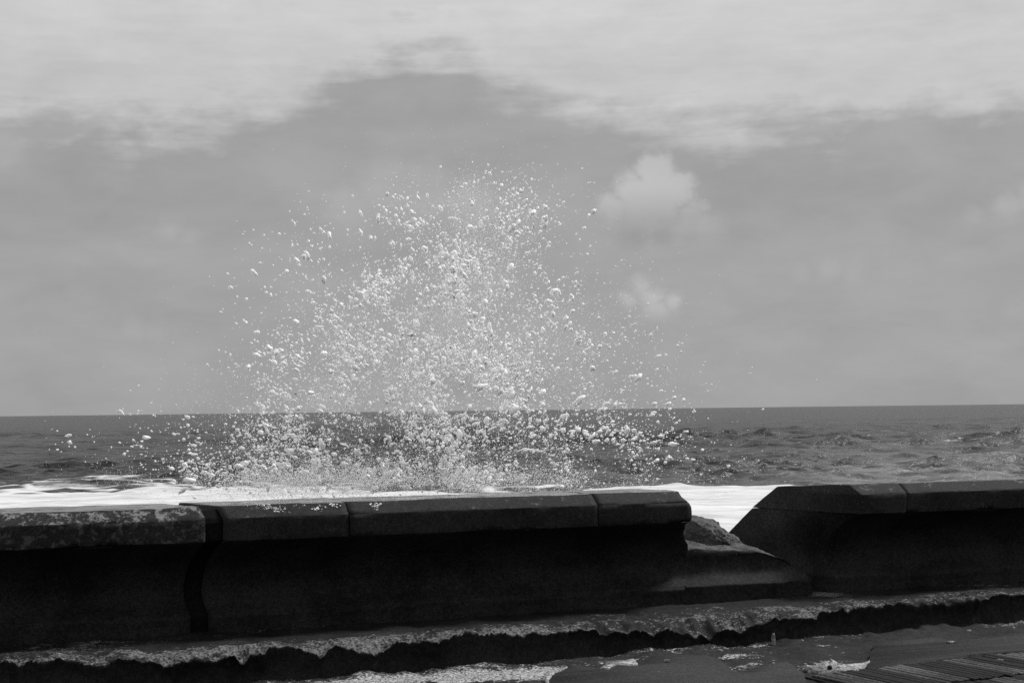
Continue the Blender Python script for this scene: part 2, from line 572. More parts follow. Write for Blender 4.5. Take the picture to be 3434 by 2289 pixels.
# ------------------------------------------------------------------ lofted masonry
def resample(prof, step):
    pts, corner = [], []
    n = len(prof)
    for i in range(n):
        a = np.array(prof[i]); b = np.array(prof[(i + 1) % n])
        L = np.linalg.norm(b - a)
        st = step if (a[0] > -0.9 or b[0] > -0.9) else 0.3
        k = max(1, int(round(L / st)))
        ts = [j / k for j in range(k)]
        if L > 0.03:
            e_ = 0.007 / L
            ts = sorted(set([0.0, e_, 1 - e_] + [t for t in ts if e_ * 1.5 < t < 1 - e_ * 1.5]))
        for t in ts:
            pts.append(a + (b - a) * t)
            pa = np.array(prof[i - 1])
            v1, v2 = a - pa, b - a
            cs = float(v1 @ v2) / max(1e-9, np.linalg.norm(v1) * np.linalg.norm(v2))
            corner.append(t == 0.0 and cs < 0.92)
    return np.array(pts), np.array(corner)


def loft(name, prof, ufun0, ufun1, mat, parent, step=0.035, ustep=0.04, amp=0.006, chip=0.007, seed=0, zclamp=None, chips_at=None):
    P, cor = resample(prof, step)
    n = len(P)
    p, z = P[:, 0], P[:, 1]
    # outline normals
    prv, nxt = np.roll(P, 1, 0), np.roll(P, -1, 0)
    tg = nxt - prv
    nr = np.stack([tg[:, 1], -tg[:, 0]], -1)
    area = 0.5 * np.sum(P[:, 0] * nxt[:, 1] - nxt[:, 0] * P[:, 1])
    nr = nr * (1 if area > 0 else -1)
    nr = nr / np.maximum(np.linalg.norm(nr, axis=1, keepdims=True), 1e-6)
    u0 = np.array([ufun0(a, b) for a, b in P]); u1 = np.array([ufun1(a, b) for a, b in P])
    L = float(np.mean(u1 - u0))
    m = max(3, int(round(L / ustep)) + 1)
    t = np.linspace(0, 1, m)[:, None]
    U = u0[None] + (u1 - u0)[None] * t
    PP = np.repeat(p[None], m, 0); ZZ = np.repeat(z[None], m, 0)
    d = amp * fbm(U, PP, ZZ, 3.0, 4, seed)
    near = np.zeros(n)
    for i in np.where(cor)[0]:
        near[i] = 1; near[(i - 1) % n] = max(near[(i - 1) % n], 0.12); near[(i + 1) % n] = max(near[(i + 1) % n], 0.12)
    ch = chip * near[None] * np.clip(0.35 + 0.9 * fbm(U, PP, ZZ, 9.0, 3, seed + 50) + 0.9 * np.clip(fbm(U, PP * 0, ZZ * 0, 2.3, 3, seed + 77) - 0.25, 0, 1) * 3, 0, 3)
    d = d - ch
    # soften the block ends
    PP = PP + nr[None, :, 0] * d; ZZ = ZZ + nr[None, :, 1] * d
    if zclamp is not None:
        PP, ZZ = zclamp(U, PP, ZZ)
    xy = ORG[None, None] + U[..., None] * AX + PP[..., None] * NF
    V = np.concatenate([xy, ZZ[..., None]], -1).reshape(-1, 3)
    idx = np.arange(m * n).reshape(m, n)
    nx = np.roll(idx, -1, 1)
    if area > 0:
        quads = np.stack([idx[:-1], idx[1:], nx[1:], nx[:-1]], -1).reshape(-1, 4)
        caps = (idx[0], idx[-1][::-1])
    else:
        quads = np.stack([idx[:-1], nx[:-1], nx[1:], idx[1:]], -1).reshape(-1, 4)
        caps = (idx[0][::-1], idx[-1])
    from mathutils.geometry import tessellate_polygon
    tri = np.array(tessellate_polygon([[Vector((a, b, 0)) for a, b in P]]), np.int32)
    tris = np.concatenate([idx[0][tri], idx[-1][tri[:, ::-1]]])
    me = mesh_np(name, V, quads, tris=tris, smooth=False)
    bm = bmesh.new(); bm.from_mesh(me); bmesh.ops.recalc_face_normals(bm, faces=bm.faces); bm.to_mesh(me); bm.free()
    return link(name, me, mat, parent)


SK = 0.25
SKEW = lambda u: (lambda p, z: u + SK * (p - 0.40))
NOSE_Z0, NOSE_Z1, TOP_Z = 0.640, 0.798, 0.872
COPE = [(0.40, NOSE_Z0 + .002), (0.40, NOSE_Z1), (0.28, TOP_Z), (-0.46, 0.860), (-0.742, NOSE_Z0 + .002)]
# smooth hollow face between the nosing and the toe
_kz = np.array([NOSE_Z0 - .001, 0.60, 0.54, 0.46, 0.37, 0.29, 0.21, 0.165, 0.128])
_kp = np.array([0.375, 0.285, 0.185, 0.090, 0.028, 0.0, 0.022, 0.07, 0.135])


def smooth_curve(kp, kz, n=34):
    t = np.linspace(0, len(kp) - 1, n)
    out_ = []
    for q in t:
        i = min(int(q), len(kp) - 2); f = q - i
        i0, i3 = max(i - 1, 0), min(i + 2, len(kp) - 1)
        c = lambda a: 0.5 * ((2 * a[i]) + (-a[i0] + a[i + 1]) * f + (2 * a[i0] - 5 * a[i] + 4 * a[i + 1] - a[i3]) * f * f + (-a[i0] + 3 * a[i] - 3 * a[i + 1] + a[i3]) * f ** 3)
        out_.append((float(c(kp)), float(c(kz))))
    return out_


FACE = smooth_curve(_kp, _kz)
BODY = (FACE + [(0.125, 0.06), (0.125, -0.3), (-1.5, -2.2), (-4.3, -2.2), (-0.742, NOSE_Z0 - .001)])[::-1]

uL1 = on_p(688, 1730, 0.40)[0]
uM0 = on_p(756, 1731, 0.40)[0]
uJ1 = on_p(1172, 1720, 0.40)[0]
uJ2 = on_p(2006, 1690, 0.40)[0]
uM1 = on_p(2312, 1683, 0.40)[0]

# left section
wl = thing('sea_wall', 'low concrete sea wall section with pale lichen blotches along its sloping top edge, beside a slanting joint', 'sea wall')
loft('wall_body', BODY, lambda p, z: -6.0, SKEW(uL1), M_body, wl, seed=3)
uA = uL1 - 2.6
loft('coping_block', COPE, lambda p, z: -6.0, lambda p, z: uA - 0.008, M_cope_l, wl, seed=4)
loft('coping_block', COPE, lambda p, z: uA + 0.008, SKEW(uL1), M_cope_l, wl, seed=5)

# middle section with a broken right-hand end
wm = thing('sea_wall', 'long dark concrete sea wall section with two upright joints, broken off beside the gap', 'sea wall')
brk = [(2282, 1645, .28), (2296, 1664, .34), (2308, 1683, .40), (2317, 1709, .40), (2317, 1728, .40), (2310, 1757, .40), (2296, 1774, .28), (2288, 1792, .15), (2297, 1820, .05), (2304, 1853, .0), (2306, 1900, .02), (2310, 1985, .11)]
bz, bu = [], []
for a, b, p in brk:
    u, z = on_p(a, b, p)
    bz.append(z); bu.append(u)
bz, bu = np.array(bz[::-1]), np.array(bu[::-1])


def broken_end(p, z):
    u = float(np.interp(z, bz, bu))
    if p < 0.0:
        u += -0.35 * min(1, -p) * 0.6
    return u + 0.025 * float(fbm(p, z, 1.7, 7.0, 3, 21))


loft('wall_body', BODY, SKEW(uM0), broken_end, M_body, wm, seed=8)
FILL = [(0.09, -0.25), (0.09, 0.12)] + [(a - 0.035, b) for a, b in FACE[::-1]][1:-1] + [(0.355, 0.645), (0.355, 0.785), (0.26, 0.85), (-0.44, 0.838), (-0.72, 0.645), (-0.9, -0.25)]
loft('slot_shade_fill', FILL, SKEW(uL1 - 0.01), SKEW(uM0 + 0.01), M_slot_shade, wm, seed=7)  # added filler: closes the open slot to light, coloured as its shade
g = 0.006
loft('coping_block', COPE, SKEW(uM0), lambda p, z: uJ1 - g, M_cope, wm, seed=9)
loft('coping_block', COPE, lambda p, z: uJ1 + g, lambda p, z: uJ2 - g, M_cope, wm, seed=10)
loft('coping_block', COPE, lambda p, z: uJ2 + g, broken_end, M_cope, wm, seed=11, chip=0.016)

# right section, set back a little, its cut end turned to the gap
DP = -0.10
sh = lambda pr: [(a + DP, b) for a, b in pr]
uR0 = on_p(2886, 1656, 0.40 + DP)[0]
uJ3 = on_p(3040, 1645, 0.40 + DP)[0]
SK2 = 0.30
SKR = lambda p, z: uR0 + SK2 * (p - 0.40 - DP)
wr = thing('sea_wall', 'dark concrete sea wall section whose clean cut end shows its thick sloping outline beside the gap', 'sea wall')
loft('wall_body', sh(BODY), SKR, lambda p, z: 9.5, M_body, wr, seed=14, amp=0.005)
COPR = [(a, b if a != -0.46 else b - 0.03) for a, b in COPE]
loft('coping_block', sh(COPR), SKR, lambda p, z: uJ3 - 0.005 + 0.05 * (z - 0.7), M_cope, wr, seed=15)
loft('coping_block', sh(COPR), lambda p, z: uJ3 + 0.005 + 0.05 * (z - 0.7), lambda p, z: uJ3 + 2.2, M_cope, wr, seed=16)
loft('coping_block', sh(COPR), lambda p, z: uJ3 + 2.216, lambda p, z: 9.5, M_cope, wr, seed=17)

# broken stump of the wall in the gap
stp = [(2280, 1852), (2340, 1843), (2420, 1845), (2500, 1848), (2545, 1845), (2590, 1860), (2625, 1872), (2660, 1898), (2700, 1921), (2716, 1950), (2724, 1990)]
su, sz = zip(*[on_p(a, b, 0.04) for a, b in stp])
su, sz = np.array(su), np.array(sz)


def stub_clamp(U, PP, ZZ):
    zt = np.interp(U, su, sz) + 0.012 * fbm(U, PP, 0 * U, 6.0, 4, 31) + np.clip(-PP - 0.1, 0, 1) * 0.05
    pull = np.clip(1 - (su[-1] - U) / 0.16, 0, 1) ** 2 * 0.07
    return PP - pull * (PP > 0), np.minimum(ZZ, zt)


STUB = [(0.0, 0.42), (-0.03, 0.50), (-0.75, 0.50), (-1.2, 0.2), (-1.4, -1.9), (0.10, -0.3), (0.125, 0.06)] + FACE[::-1][:16]
sb = thing('wall_stump', 'broken stump of sea wall with ragged flat top filling the gap between two wall sections', 'wall stump')
loft('wall_body', STUB, lambda p, z: su[0] - 0.0, lambda p, z: su[-1] - 0.01 + 0.0 * z, M_body, sb, seed=33, step=0.025, ustep=0.02, amp=0.011, zclamp=stub_clamp)
# pale broken crust lying over the stump's top
n_u, n_p = 60, 26
uu = np.linspace(su[0] + 0.02, su[-1] - 0.22, n_u); pp = np.linspace(-0.02, -0.62, n_p)
UU, PPp = np.meshgrid(uu, pp, indexing='ij')
ztop = np.interp(UU, su, sz) + 0.012 * fbm(UU, PPp, 0 * UU, 6.0, 4, 31) + np.clip(-PPp - 0.1, 0, 1) * 0.05
ZT = np.minimum(ztop, 0.5) + 0.012 + 0.012 * fbm(UU, PPp, 0 * UU, 14.0, 3, 36)
edge = np.minimum.reduce([np.arange(n_u)[:, None] + 0 * UU, n_u - 1 - np.arange(n_u)[:, None] + 0 * UU, np.arange(n_p)[None] + 0 * UU, n_p - 1 - np.arange(n_p)[None] + 0 * UU])
ZT = np.where(edge == 0, ZT - 0.035, ZT)
PPp = PPp + 0.03 * fbm(UU, 0 * UU, 0 * UU, 5, 3, 39) * (np.arange(n_p)[None] < 4)
xy = ORG + UU[..., None] * AX + PPp[..., None] * NF
idx = np.arange(n_u * n_p).reshape(n_u, n_p)
link('broken_crust', mesh_np('broken_crust', np.concatenate([xy, ZT[..., None]], -1).reshape(-1, 3),
     np.stack([idx[:-1, :-1], idx[:-1, 1:], idx[1:, 1:], idx[1:, :-1]], -1).reshape(-1, 4), smooth=False), M_rub, sb)


# lump of broken core behind the stump
def rubble(name, outline, pc, depth, mat, label, cat, group=None, amp=0.03, seed=0, parent=None, bulge=1.0):
    pts = np.array([on_p(a, b, pc) for a, b in outline])
    # dense outline
    den = []
    for i in range(len(pts)):
        a, b = pts[i], pts[(i + 1) % len(pts)]
        k = max(1, int(np.linalg.norm(b - a) / 0.012))
        for j in range(k):
            den.append(a + (b - a) * j / k)
    den = np.array(den)
    c = den.mean(0)
    rings = []
    for k, (s, dd) in enumerate([(0.02, 1.0)] + [(q, (1 - q ** 2.2) ** 0.8) for q in np.linspace(0.06, 0.98, 26)] + [(1.0, .04), (1.0, -.2), (.97, -.5), (.9, -.75), (.75, -.92), (.4, -1.0), (.02, -1.0)]):
        q = c + (den - c) * s
        rings.append(np.column_stack([q, np.full(len(q), pc + dd * depth * bulge)]))
    G = np.array(rings)
    U, Z, P = G[..., 0], G[..., 1], G[..., 2]
    fl = np.floor(5 * (fbm(U, P, Z, 4.0, 2, seed + 9) + 1)) / 5 * 0.07
    d = amp * fbm(U, P, Z, 9.0, 5, seed, 0.65) + fl - 0.05
    P = P + d; Z = Z + 0.3 * d; U = U + 0.3 * amp * fbm(U, P, Z, 9.0, 3, seed + 4)
    xy = ORG + U[..., None] * AX + P[..., None] * NF
    V = np.concatenate([xy, Z[..., None]], -1).reshape(-1, 3)
    m, n = U.shape
    idx = np.arange(m * n).reshape(m, n); nx = np.roll(idx, -1, 1)
    q = np.stack([idx[:-1], nx[:-1], nx[1:], idx[1:]], -1).reshape(-1, 4)
    me = mesh_np(name, V, q, ngons=(idx[0][::-1], idx[-1]), smooth=False)
    bm = bmesh.new(); bm.from_mesh(me); bmesh.ops.recalc_face_normals(bm, faces=bm.faces); bm.to_mesh(me); bm.free()
    o = link(name, me, mat, parent)
    if label: tag(o, label, cat, group)
    return o


rubble('concrete_lump', [(2250, 1850), (2262, 1770), (2285, 1733), (2316, 1727), (2334, 1726), (2361, 1731), (2389, 1737), (2405, 1748), (2413, 1763), (2428, 1774), (2452, 1789), (2471, 1806), (2487, 1830), (2500, 1850)],
       -0.62, 0.30, M_rub, 'rough pale lump of broken concrete standing in the gap behind the stump', 'rubble', seed=5)


# ------------------------------------------------------------------ ledge (kerb) at the foot of the wall
lip_px = [(44, 2205), (101, 2202), (308, 2202), (505, 2204), (593, 2209), (659, 2193), (782, 2195), (811, 2226), (844, 2193), (901, 2169), (976, 2167), (1011, 2178), (1072, 2193), (1130, 2162), (1217, 2162), (1279, 2182), (1327, 2149), (1459, 2147), (1503, 2127), (1635, 2119), (1732, 2112), (1952, 2112), (2105, 2112), (2250, 2105), (2347, 2127), (2382, 2141), (2404, 2105), (2500, 2086), (2540, 2071), (2676, 2058), (2777, 2046), (2902, 2028), (3078, 2026), (3179, 2008), (3255, 2000), (3434, 1990)]
bot_px = [(1094, 2277), (1283, 2255), (1679, 2222), (1820, 2211), (2237, 2176), (2369, 2167), (2600, 2149), (2852, 2136), (3194, 2119), (3434, 2078)]
PZ = -0.20
bot = np.array([to_up(*on_z(a, b, PZ).xy) for a, b in bot_px])
bfit = np.polyfit(bot[:, 0], bot[:, 1], 1)


def p_riser(u):
    return np.polyval(bfit, np.clip(u, -5, 6))


lip = []
for a, b in lip_px:
    w = on_z(a, b, 0.0)
    u, p = to_up(w.x, w.y)
    pr = float(p_riser(u))
    if p <= pr:
        v = ray(a, b); q = np.array([v.x, v.y])
        t = ((ORG + NF * pr) @ NF) / (q @ NF)
        zz = EYE + v.z * t
        if zz < 0.045:
            lip.append((to_up(*(q * t))[0], pr, zz))
        else:
            w = on_z(a, b, 0.045)
            lip.append((*to_up(w.x, w.y), 0.045))
    else:
        v = ray(a, b); q = np.array([v.x, v.y])
        t = ((ORG + NF * pr) @ NF) / (q @ NF)
        lip.append((to_up(*(q * t))[0], pr, max(-0.17, EYE + v.z * t)))
lip = np.array(sorted(lip))


def build_kerb():
    U = np.arange(-7.0, 9.5, 0.014)
    lp = np.interp(U, lip[:, 0], lip[:, 1]); lz = np.interp(U, lip[:, 0], lip[:, 2])
    pr = p_riser(U)
    lp = lp + 0.012 * fbm(U, 0 * U, 0 * U, 5.0, 3, 41) + 0.012 * fbm(U, 0 * U, 0 * U, 24.0, 3, 49, 0.7)
    lz = lz + 0.006 * fbm(U, 0 * U, 0 * U, 7.0, 4, 42) + 0.010 * fbm(U, 0 * U, 0 * U, 26.0, 3, 52, 0.7)
    nt, nv = 46, 14
    tt = np.linspace(0, 1, nt) ** 0.8
    P = -0.25 + (lp[:, None] + 0.25) * tt[None]
    dist = lp[:, None] - P
    UU = np.repeat(U[:, None], nt, 1)
    sl = np.where(lz[:, None] > 0, sstep(dist, 0.6, 0.0), sstep(dist, 0.22, 0.0))
    Z = lz[:, None] * sl - 0.03 * sstep(dist, 0.14, 0.0) * np.clip(0.5 + fbm(UU, P, 0 * UU, 5, 3, 43), 0, 1) + 0.010 * fbm(UU, P, 0 * UU, 5.0, 4, 44) + 0.012 * sstep(dist, 0.4, 0.1) * fbm(UU, P, 0 * UU, 16.0, 3, 45)
    worn = 0.50 + 0.36 * sstep(dist, 0.34, 0.04) + 0.28 * fbm(UU * 0.35, P, 0 * UU, 3.5, 3, 46)
    worn -= 0.40 * sstep(np.abs(dist - 0.48), 0.2, 0.05) * np.clip(0.6 + fbm(UU * 0.5, P, 0 * UU, 2.0, 2, 47), 0, 1)
    for a, b, su_, sp_, gain in ((2765, 1992, .14, .12, .8), (2720, 2046, .10, .06, .7), (2850, 2020, .25, .06, .35), (2330, 2090, .35, .10, .35), (850, 2200, .25, .08, .35), (1100, 2165, .3, .08, .25)):
        w = on_z(a, b, 0.0); a_, b_ = to_up(w.x, w.y)
        worn = worn + gain * np.exp(-((UU - a_) / su_) ** 2 - ((P - b_) / sp_) ** 2)
    Zl = Z[:, -1]
    s = np.linspace(0, 1, nv + 1)[1:]
    Pr = lp[:, None] + (pr - lp)[:, None] * s[None] ** 1.3
    Zr = Zl[:, None] + (PZ - 0.05 - Zl)[:, None] * s[None]
    UR = np.repeat(U[:, None], nv, 1)
    Pr = Pr + 0.02 * fbm(UR, Pr, Zr, 6.0, 4, 48) - 0.03 * np.sin(np.pi * s)[None]
    wr_ = np.where(s[None] < 0.10, 0.35, 0.0) + 0 * UR
    P = np.concatenate([P, Pr], 1); Z = np.concatenate([Z, Zr], 1); worn = np.concatenate([worn, wr_], 1)
    UU = np.repeat(U[:, None], P.shape[1], 1)
    xy = ORG + UU[..., None] * AX + P[..., None] * NF
    V = np.concatenate([xy, Z[..., None]], -1).reshape(-1, 3)
    m, n = P.shape
    idx = np.arange(m * n).reshape(m, n)
    q = np.stack([idx[:-1, :-1], idx[:-1, 1:], idx[1:, 1:], idx[1:, :-1]], -1).reshape(-1, 4)
    me = mesh_np('kerb', V, q[:, ::-1], smooth=False)
    fattr(me, 'worn', worn.ravel())
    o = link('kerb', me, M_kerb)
    tag(o, 'eroded concrete ledge with a ragged broken edge along the foot of the sea wall', 'kerb', None, 'structure')


build_kerb()


# ------------------------------------------------------------------ promenade
def build_pavement():
    # fine strip next to the ledge, then one coarse sheet inland that carries on from it
    u = np.concatenate([[-400, -60, -20, -10], np.arange(-7, 9.5, 0.02), [12, 22, 60, 400]])
    q = np.concatenate([np.arange(-0.12, 2.3, 0.022), [2.6, 3.2, 4.5, 7, 12, 25, 80, 400]])
    U, Q = np.meshgrid(u, q, indexing='ij')
    P = p_riser(U) + Q
    Z = PZ + 0.010 * fbm(U, Q, 0 * U, 3.0, 4, 61) + 0.008 * fbm(U, Q, 0 * U, 12.0, 3, 62)
    Z += 0.018 * sstep(Q, 0.22, 0.0) * (0.5 + fbm(U, Q, 0 * U, 6, 3, 63))
    Z = np.where((Q > 2.3) | (np.abs(U) > 9), PZ, Z)

    def up(px, py):
        return to_up(*on_z(px, py, PZ).xy)

    def blob(px, py, su_, sq):
        a, b = up(px, py); b -= float(p_riser(a))
        return np.exp(-((U - a) / su_) ** 2 - ((Q - b) / sq) ** 2)
    worn = 0.30 + 0.25 * fbm(U * 0.5, Q, 0 * U, 2.0, 3, 64) + 0.20 * sstep(Q, 0.20, 0.02)
    for a in ((1450, 2275, .75, .22, .75), (1700, 2255, .5, .16, .75), (1840, 2260, .25, .16, .5), (1180, 2289, .5, .12, .5), (2080, 2215, .22, .06, .5), (2500, 2230, .22, .12, .6), (2450, 2200, .2, .10, .5), (2790, 2225, .25, .10, .45), (3380, 2095, .3, .10, .5), (2130, 2180, .3, .05, .35)):
        worn += a[4] * blob(*a[:4])
    worn -= 0.35 * sstep(U, 2.2, 2.6) * sstep(Q, 0.15, 0.3)
    xy = ORG + U[..., None] * AX + P[..., None] * NF
    V = np.concatenate([xy, Z[..., None]], -1).reshape(-1, 3)
    m, n = P.shape
    idx = np.arange(m * n).reshape(m, n)
    qd = np.stack([idx[:-1, :-1], idx[:-1, 1:], idx[1:, 1:], idx[1:, :-1]], -1).reshape(-1, 4)
    me = mesh_np('pavement', V, qd[:, ::-1], smooth=False)
    fattr(me, 'worn', np.clip(worn, 0, 1.3).ravel())
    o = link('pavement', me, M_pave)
    tag(o, 'worn dark promenade surface with pale crusty patches below the ledge', 'pavement', None, 'structure')


build_pavement()


def slab(name, px, z, th, mat, label=None, cat=None, seed=0, rag=0.012, group=None):
    """thin irregular layer lying on the promenade, outline given by picture points on its top"""
    pts = np.array([to_up(*on_z(a, b, z).xy) for a, b in px])
    den = []
    for i in range(len(pts)):
        a, b = pts[i], pts[(i + 1) % len(pts)]
        k = max(1, int(np.linalg.norm(b - a) / 0.02))
        for j in range(k):
            den.append(a + (b - a) * j / k)
    den = np.array(den)
    den[:, 0] += rag * fbm(den[:, 0], den[:, 1], 0, 9.0, 3, seed)
    den[:, 1] += 2 * rag * fbm(den[:, 0], den[:, 1], 0, 9.0, 3, seed + 1)
    from mathutils.geometry import tessellate_polygon
    n = len(den)
    tri = np.array(tessellate_polygon([[Vector((u, p, 0)) for u, p in den]]), np.int32)
    V = [W(u, p, z) for u, p in den] + [W(u, p, z - th) for u, p in den]
    i_ = np.arange(n); k_ = (i_ + 1) % n
    me = mesh_np(name, V, np.stack([i_, k_, k_ + n, i_ + n], -1), tri, smooth=False)
    bm = bmesh.new(); bm.from_mesh(me); bmesh.ops.recalc_face_normals(bm, faces=bm.faces); bm.to_mesh(me); bm.free()
    o = link(name, me, mat)
    if label: tag(o, label, cat, group)
    return o


slab('mortar_patch', [(1800, 2420), (1836, 2300), (1837, 2271), (1848, 2257), (1878, 2245), (1902, 2235), (1912, 2225), (1990, 2235), (2038, 2238), (2089, 2228), (2140, 2228), (2160, 2213), (2191, 2197), (2259, 2193), (2371, 2193), (2429, 2217), (2466, 2251), (2497, 2257), (2558, 2224), (2640, 2215), (2700, 2260), (2660, 2420)],
     PZ + 0.028, 0.05, M_mort, 'smooth grey mortar patch with wavy edge on the promenade below the stump', 'mortar patch', seed=71)
slab('mortar_patch', [(2900, 2236), (2935, 2156), (3054, 2142), (3124, 2135), (3185, 2146), (3309, 2133), (3434, 2119), (3700, 2085), (3700, 2140), (3434, 2181), (3273, 2192), (3061, 2224)],
     PZ + 0.028, 0.05, M_mort, 'long smooth grey mortar strip between the ledge and the slatted decking', 'mortar patch', seed=75)
crust = slab('lime_crust', [(2702, 2226), (2716, 2240), (2745, 2248), (2830, 2245), (2880, 2238), (2912, 2230), (2916, 2212), (2892, 2222), (2850, 2226), (2808, 2224), (2785, 2206), (2778, 2224), (2740, 2229), (2718, 2230)],
             PZ + 0.034, 0.05, M_white, 'bright white crust streak with spiky upper edge beside the slatted decking', 'lime crust', seed=78, rag=0.008)
slab('lime_crust', [(2010, 2236), (2035, 2222), (2060, 2213), (2100, 2211), (2125, 2206), (2140, 2222), (2105, 2226), (2055, 2227), (2040, 2238)],
     PZ + 0.036, 0.05, M_white, 'pale crust tongue along the upper edge of the wavy mortar patch', 'lime crust', seed=81, rag=0.008)
slab('lime_crust', [(1828, 2300), (1828, 2262), (1850, 2248), (1890, 2236), (1902, 2232), (1880, 2246), (1850, 2259), (1840, 2272), (1840, 2300)],
     PZ + 0.037, 0.05, M_white, 'thin hooked pale crust round the corner of the wavy mortar patch', 'lime crust', seed=84, rag=0.006)


# ------------------------------------------------------------------ slatted decking
def build_deck():
    dk = thing('slatted_decking', 'weathered decking of narrow slats laid at a slant beside the mortar strip', 'decking')
    A = np.array(on_z(2700, 2268, PZ).xy); B = np.array(on_z(3434, 2187, PZ).xy)
    e = (B - A) / np.linalg.norm(B - A)
    d = np.array([0.50, -0.866])
    L = np.linalg.norm(B - A) + 1.6
    sp = 0.056
    pitch = sp / abs(e[0] * d[1] - e[1] * d[0])
    k = int(L / pitch)
    rng = random.Random(5)
    bm = bmesh.new()
    P4 = [A - e * 0.05 - d * 0.04, A + e * L - d * 0.04, A + e * L + d * 2.0, A - e * 0.05 + d * 2.0]
    vs = [bm.verts.new((q[0], q[1], PZ + 0.014)) for q in P4]
    lo = [bm.verts.new((q[0], q[1], PZ - 0.05)) for q in P4]
    bm.faces.new(vs[::-1])
    for i in range(4):
        bm.faces.new((vs[i], vs[(i + 1) % 4], lo[(i + 1) % 4], lo[i]))
    bmesh.ops.recalc_face_normals(bm, faces=bm.faces)
    me = bpy.data.meshes.new('deck_base'); bm.to_mesh(me); bm.free()
    link('deck_base', me, M_slat_w, dk)
    # one slat mesh per tone, shared
    nrm = np.array([-d[1], d[0]])

    def slat_mesh(ln, w, mat):
        bm = bmesh.new()
        bmesh.ops.create_cube(bm, size=1.0)
        for v in bm.verts:
            v.co = Vector((v.co.x * w, v.co.y * ln, v.co.z * 0.03))
        bmesh.ops.bevel(bm, geom=[x for x in bm.edges], offset=0.004, segments=1, affect='EDGES')
        me = bpy.data.meshes.new('slat'); bm.to_mesh(me); bm.free(); me.materials.append(mat)
        return me
    shapes = {}
    ang = math.atan2(d[1], d[0]) - math.pi / 2
    for i in range(k):
        for j in range(3):
            ln = 0.58
            grp = ((i + j * 4) % 9)
            dry = grp < 4 and rng.random() < 0.9
            key = dry
            if key not in shapes:
                shapes[key] = slat_mesh(ln, 0.047, M_slat_d if dry else M_slat_w)
            c = A + e * (i * pitch) + d * (0.08 + ln / 2 + j * (ln + 0.05))
            c = c + d * rng.uniform(-0.02, 0.02)
            o = bpy.data.objects.new('slat', shapes[key]); COL.objects.link(o); o.parent = dk
            o.location = (c[0], c[1], PZ + 0.013 + rng.uniform(-0.002, 0.002))
            o.rotation_euler = (rng.uniform(-.004, .004), 0, ang + rng.uniform(-.01, .01))


build_deck()


# ------------------------------------------------------------------ loose bits
def stone(px, py, z, sx, sy, sz, mat, label, cat='stone', seed=0, rot=0.0, group=None, name='stone_chip'):
    bm = bmesh.new()
    bmesh.ops.create_icosphere(bm, subdivisions=2, radius=1.0)
    bmesh.ops.recalc_face_normals(bm, faces=bm.faces)
    co = np.array([v.co[:] for v in bm.verts])
    d = 1 + 0.35 * fbm(co[:, 0], co[:, 1], co[:, 2], 1.4, 3, seed)
    for v, k in zip(bm.verts, d):
        v.co = Vector((v.co.x * k * sx, v.co.y * k * sy, v.co.z * k * sz))
    me = bpy.data.meshes.new(name); bm.to_mesh(me); bm.free()
    o = link(name, me, mat)
    w = on_z(px, py, z)
    o.location = (w.x, w.y, z + sz * 0.55)
    o.rotation_euler = (0, 0, rot)
    tag(o, label, cat, group)
    return o


stone(2593, 2158, PZ, .014, .012, .055, M_white, 'slim pale upright stone splinter standing against the ledge', 'stone', 1)
stone(3190, 2154, PZ + .03, .035, .012, .010, M_white, 'flat white stone sliver lying at the tip of the long mortar strip', 'stone', 2)
stone(3354, 2214, PZ + .05, .022, .01, .008, M_white, 'small pale stone sliver lying on the slatted decking', 'stone', 3)
stone(3250, 2116, PZ, .018, .01, .009, M_white, 'tiny pale stone chip by the foot of the ledge riser', 'stone', 4)
stone(2782, 2243, PZ + .035, .016, .02, .018, M_body, 'small black pebble sitting on the bright white crust streak', 'pebble', 5, name='pebble')
stone(2236, 2218, PZ + .028, .018, .02, .012, M_white, 'small white stone chip lying on the wavy mortar patch', 'stone', 6)
for a, b, sz_, lab in ((2725, 2052, .018, 'brightest pale stone chip on the ledge, next to the stump end'),
                       (2715, 2041, .012, 'small pale stone chip just behind the brightest chip on the ledge'),
                       (3420, 1988, .014, 'pale stone chip at the ledge lip under the cut-ended wall section'),
                       (820, 2180, .013, 'pale stone chip lodged in the notched ledge lip below the slanting wall joint')):
    stone(a, b, 0.0, sz_, sz_ * .8, sz_ * .6, M_chip, lab, 'stone', int(a), a * 0.1)


# ------------------------------------------------------------------ spray
def ico(sub):
    bm = bmesh.new(); bmesh.ops.create_icosphere(bm, subdivisions=sub, radius=1.0)
    v = np.array([x.co[:] for x in bm.verts]); f = np.array([[w.index for w in x.verts] for x in bm.faces]); bm.free()
    return v, f


OCT = (np.array([(1, 0, 0), (-1, 0, 0), (0, 1, 0), (0, -1, 0), (0, 0, 1), (0, 0, -1)], float),
       np.array([(0, 2, 4), (2, 1, 4), (1, 3, 4), (3, 0, 4), (2, 0, 5), (1, 2, 5), (3, 1, 5), (0, 3, 5)]))


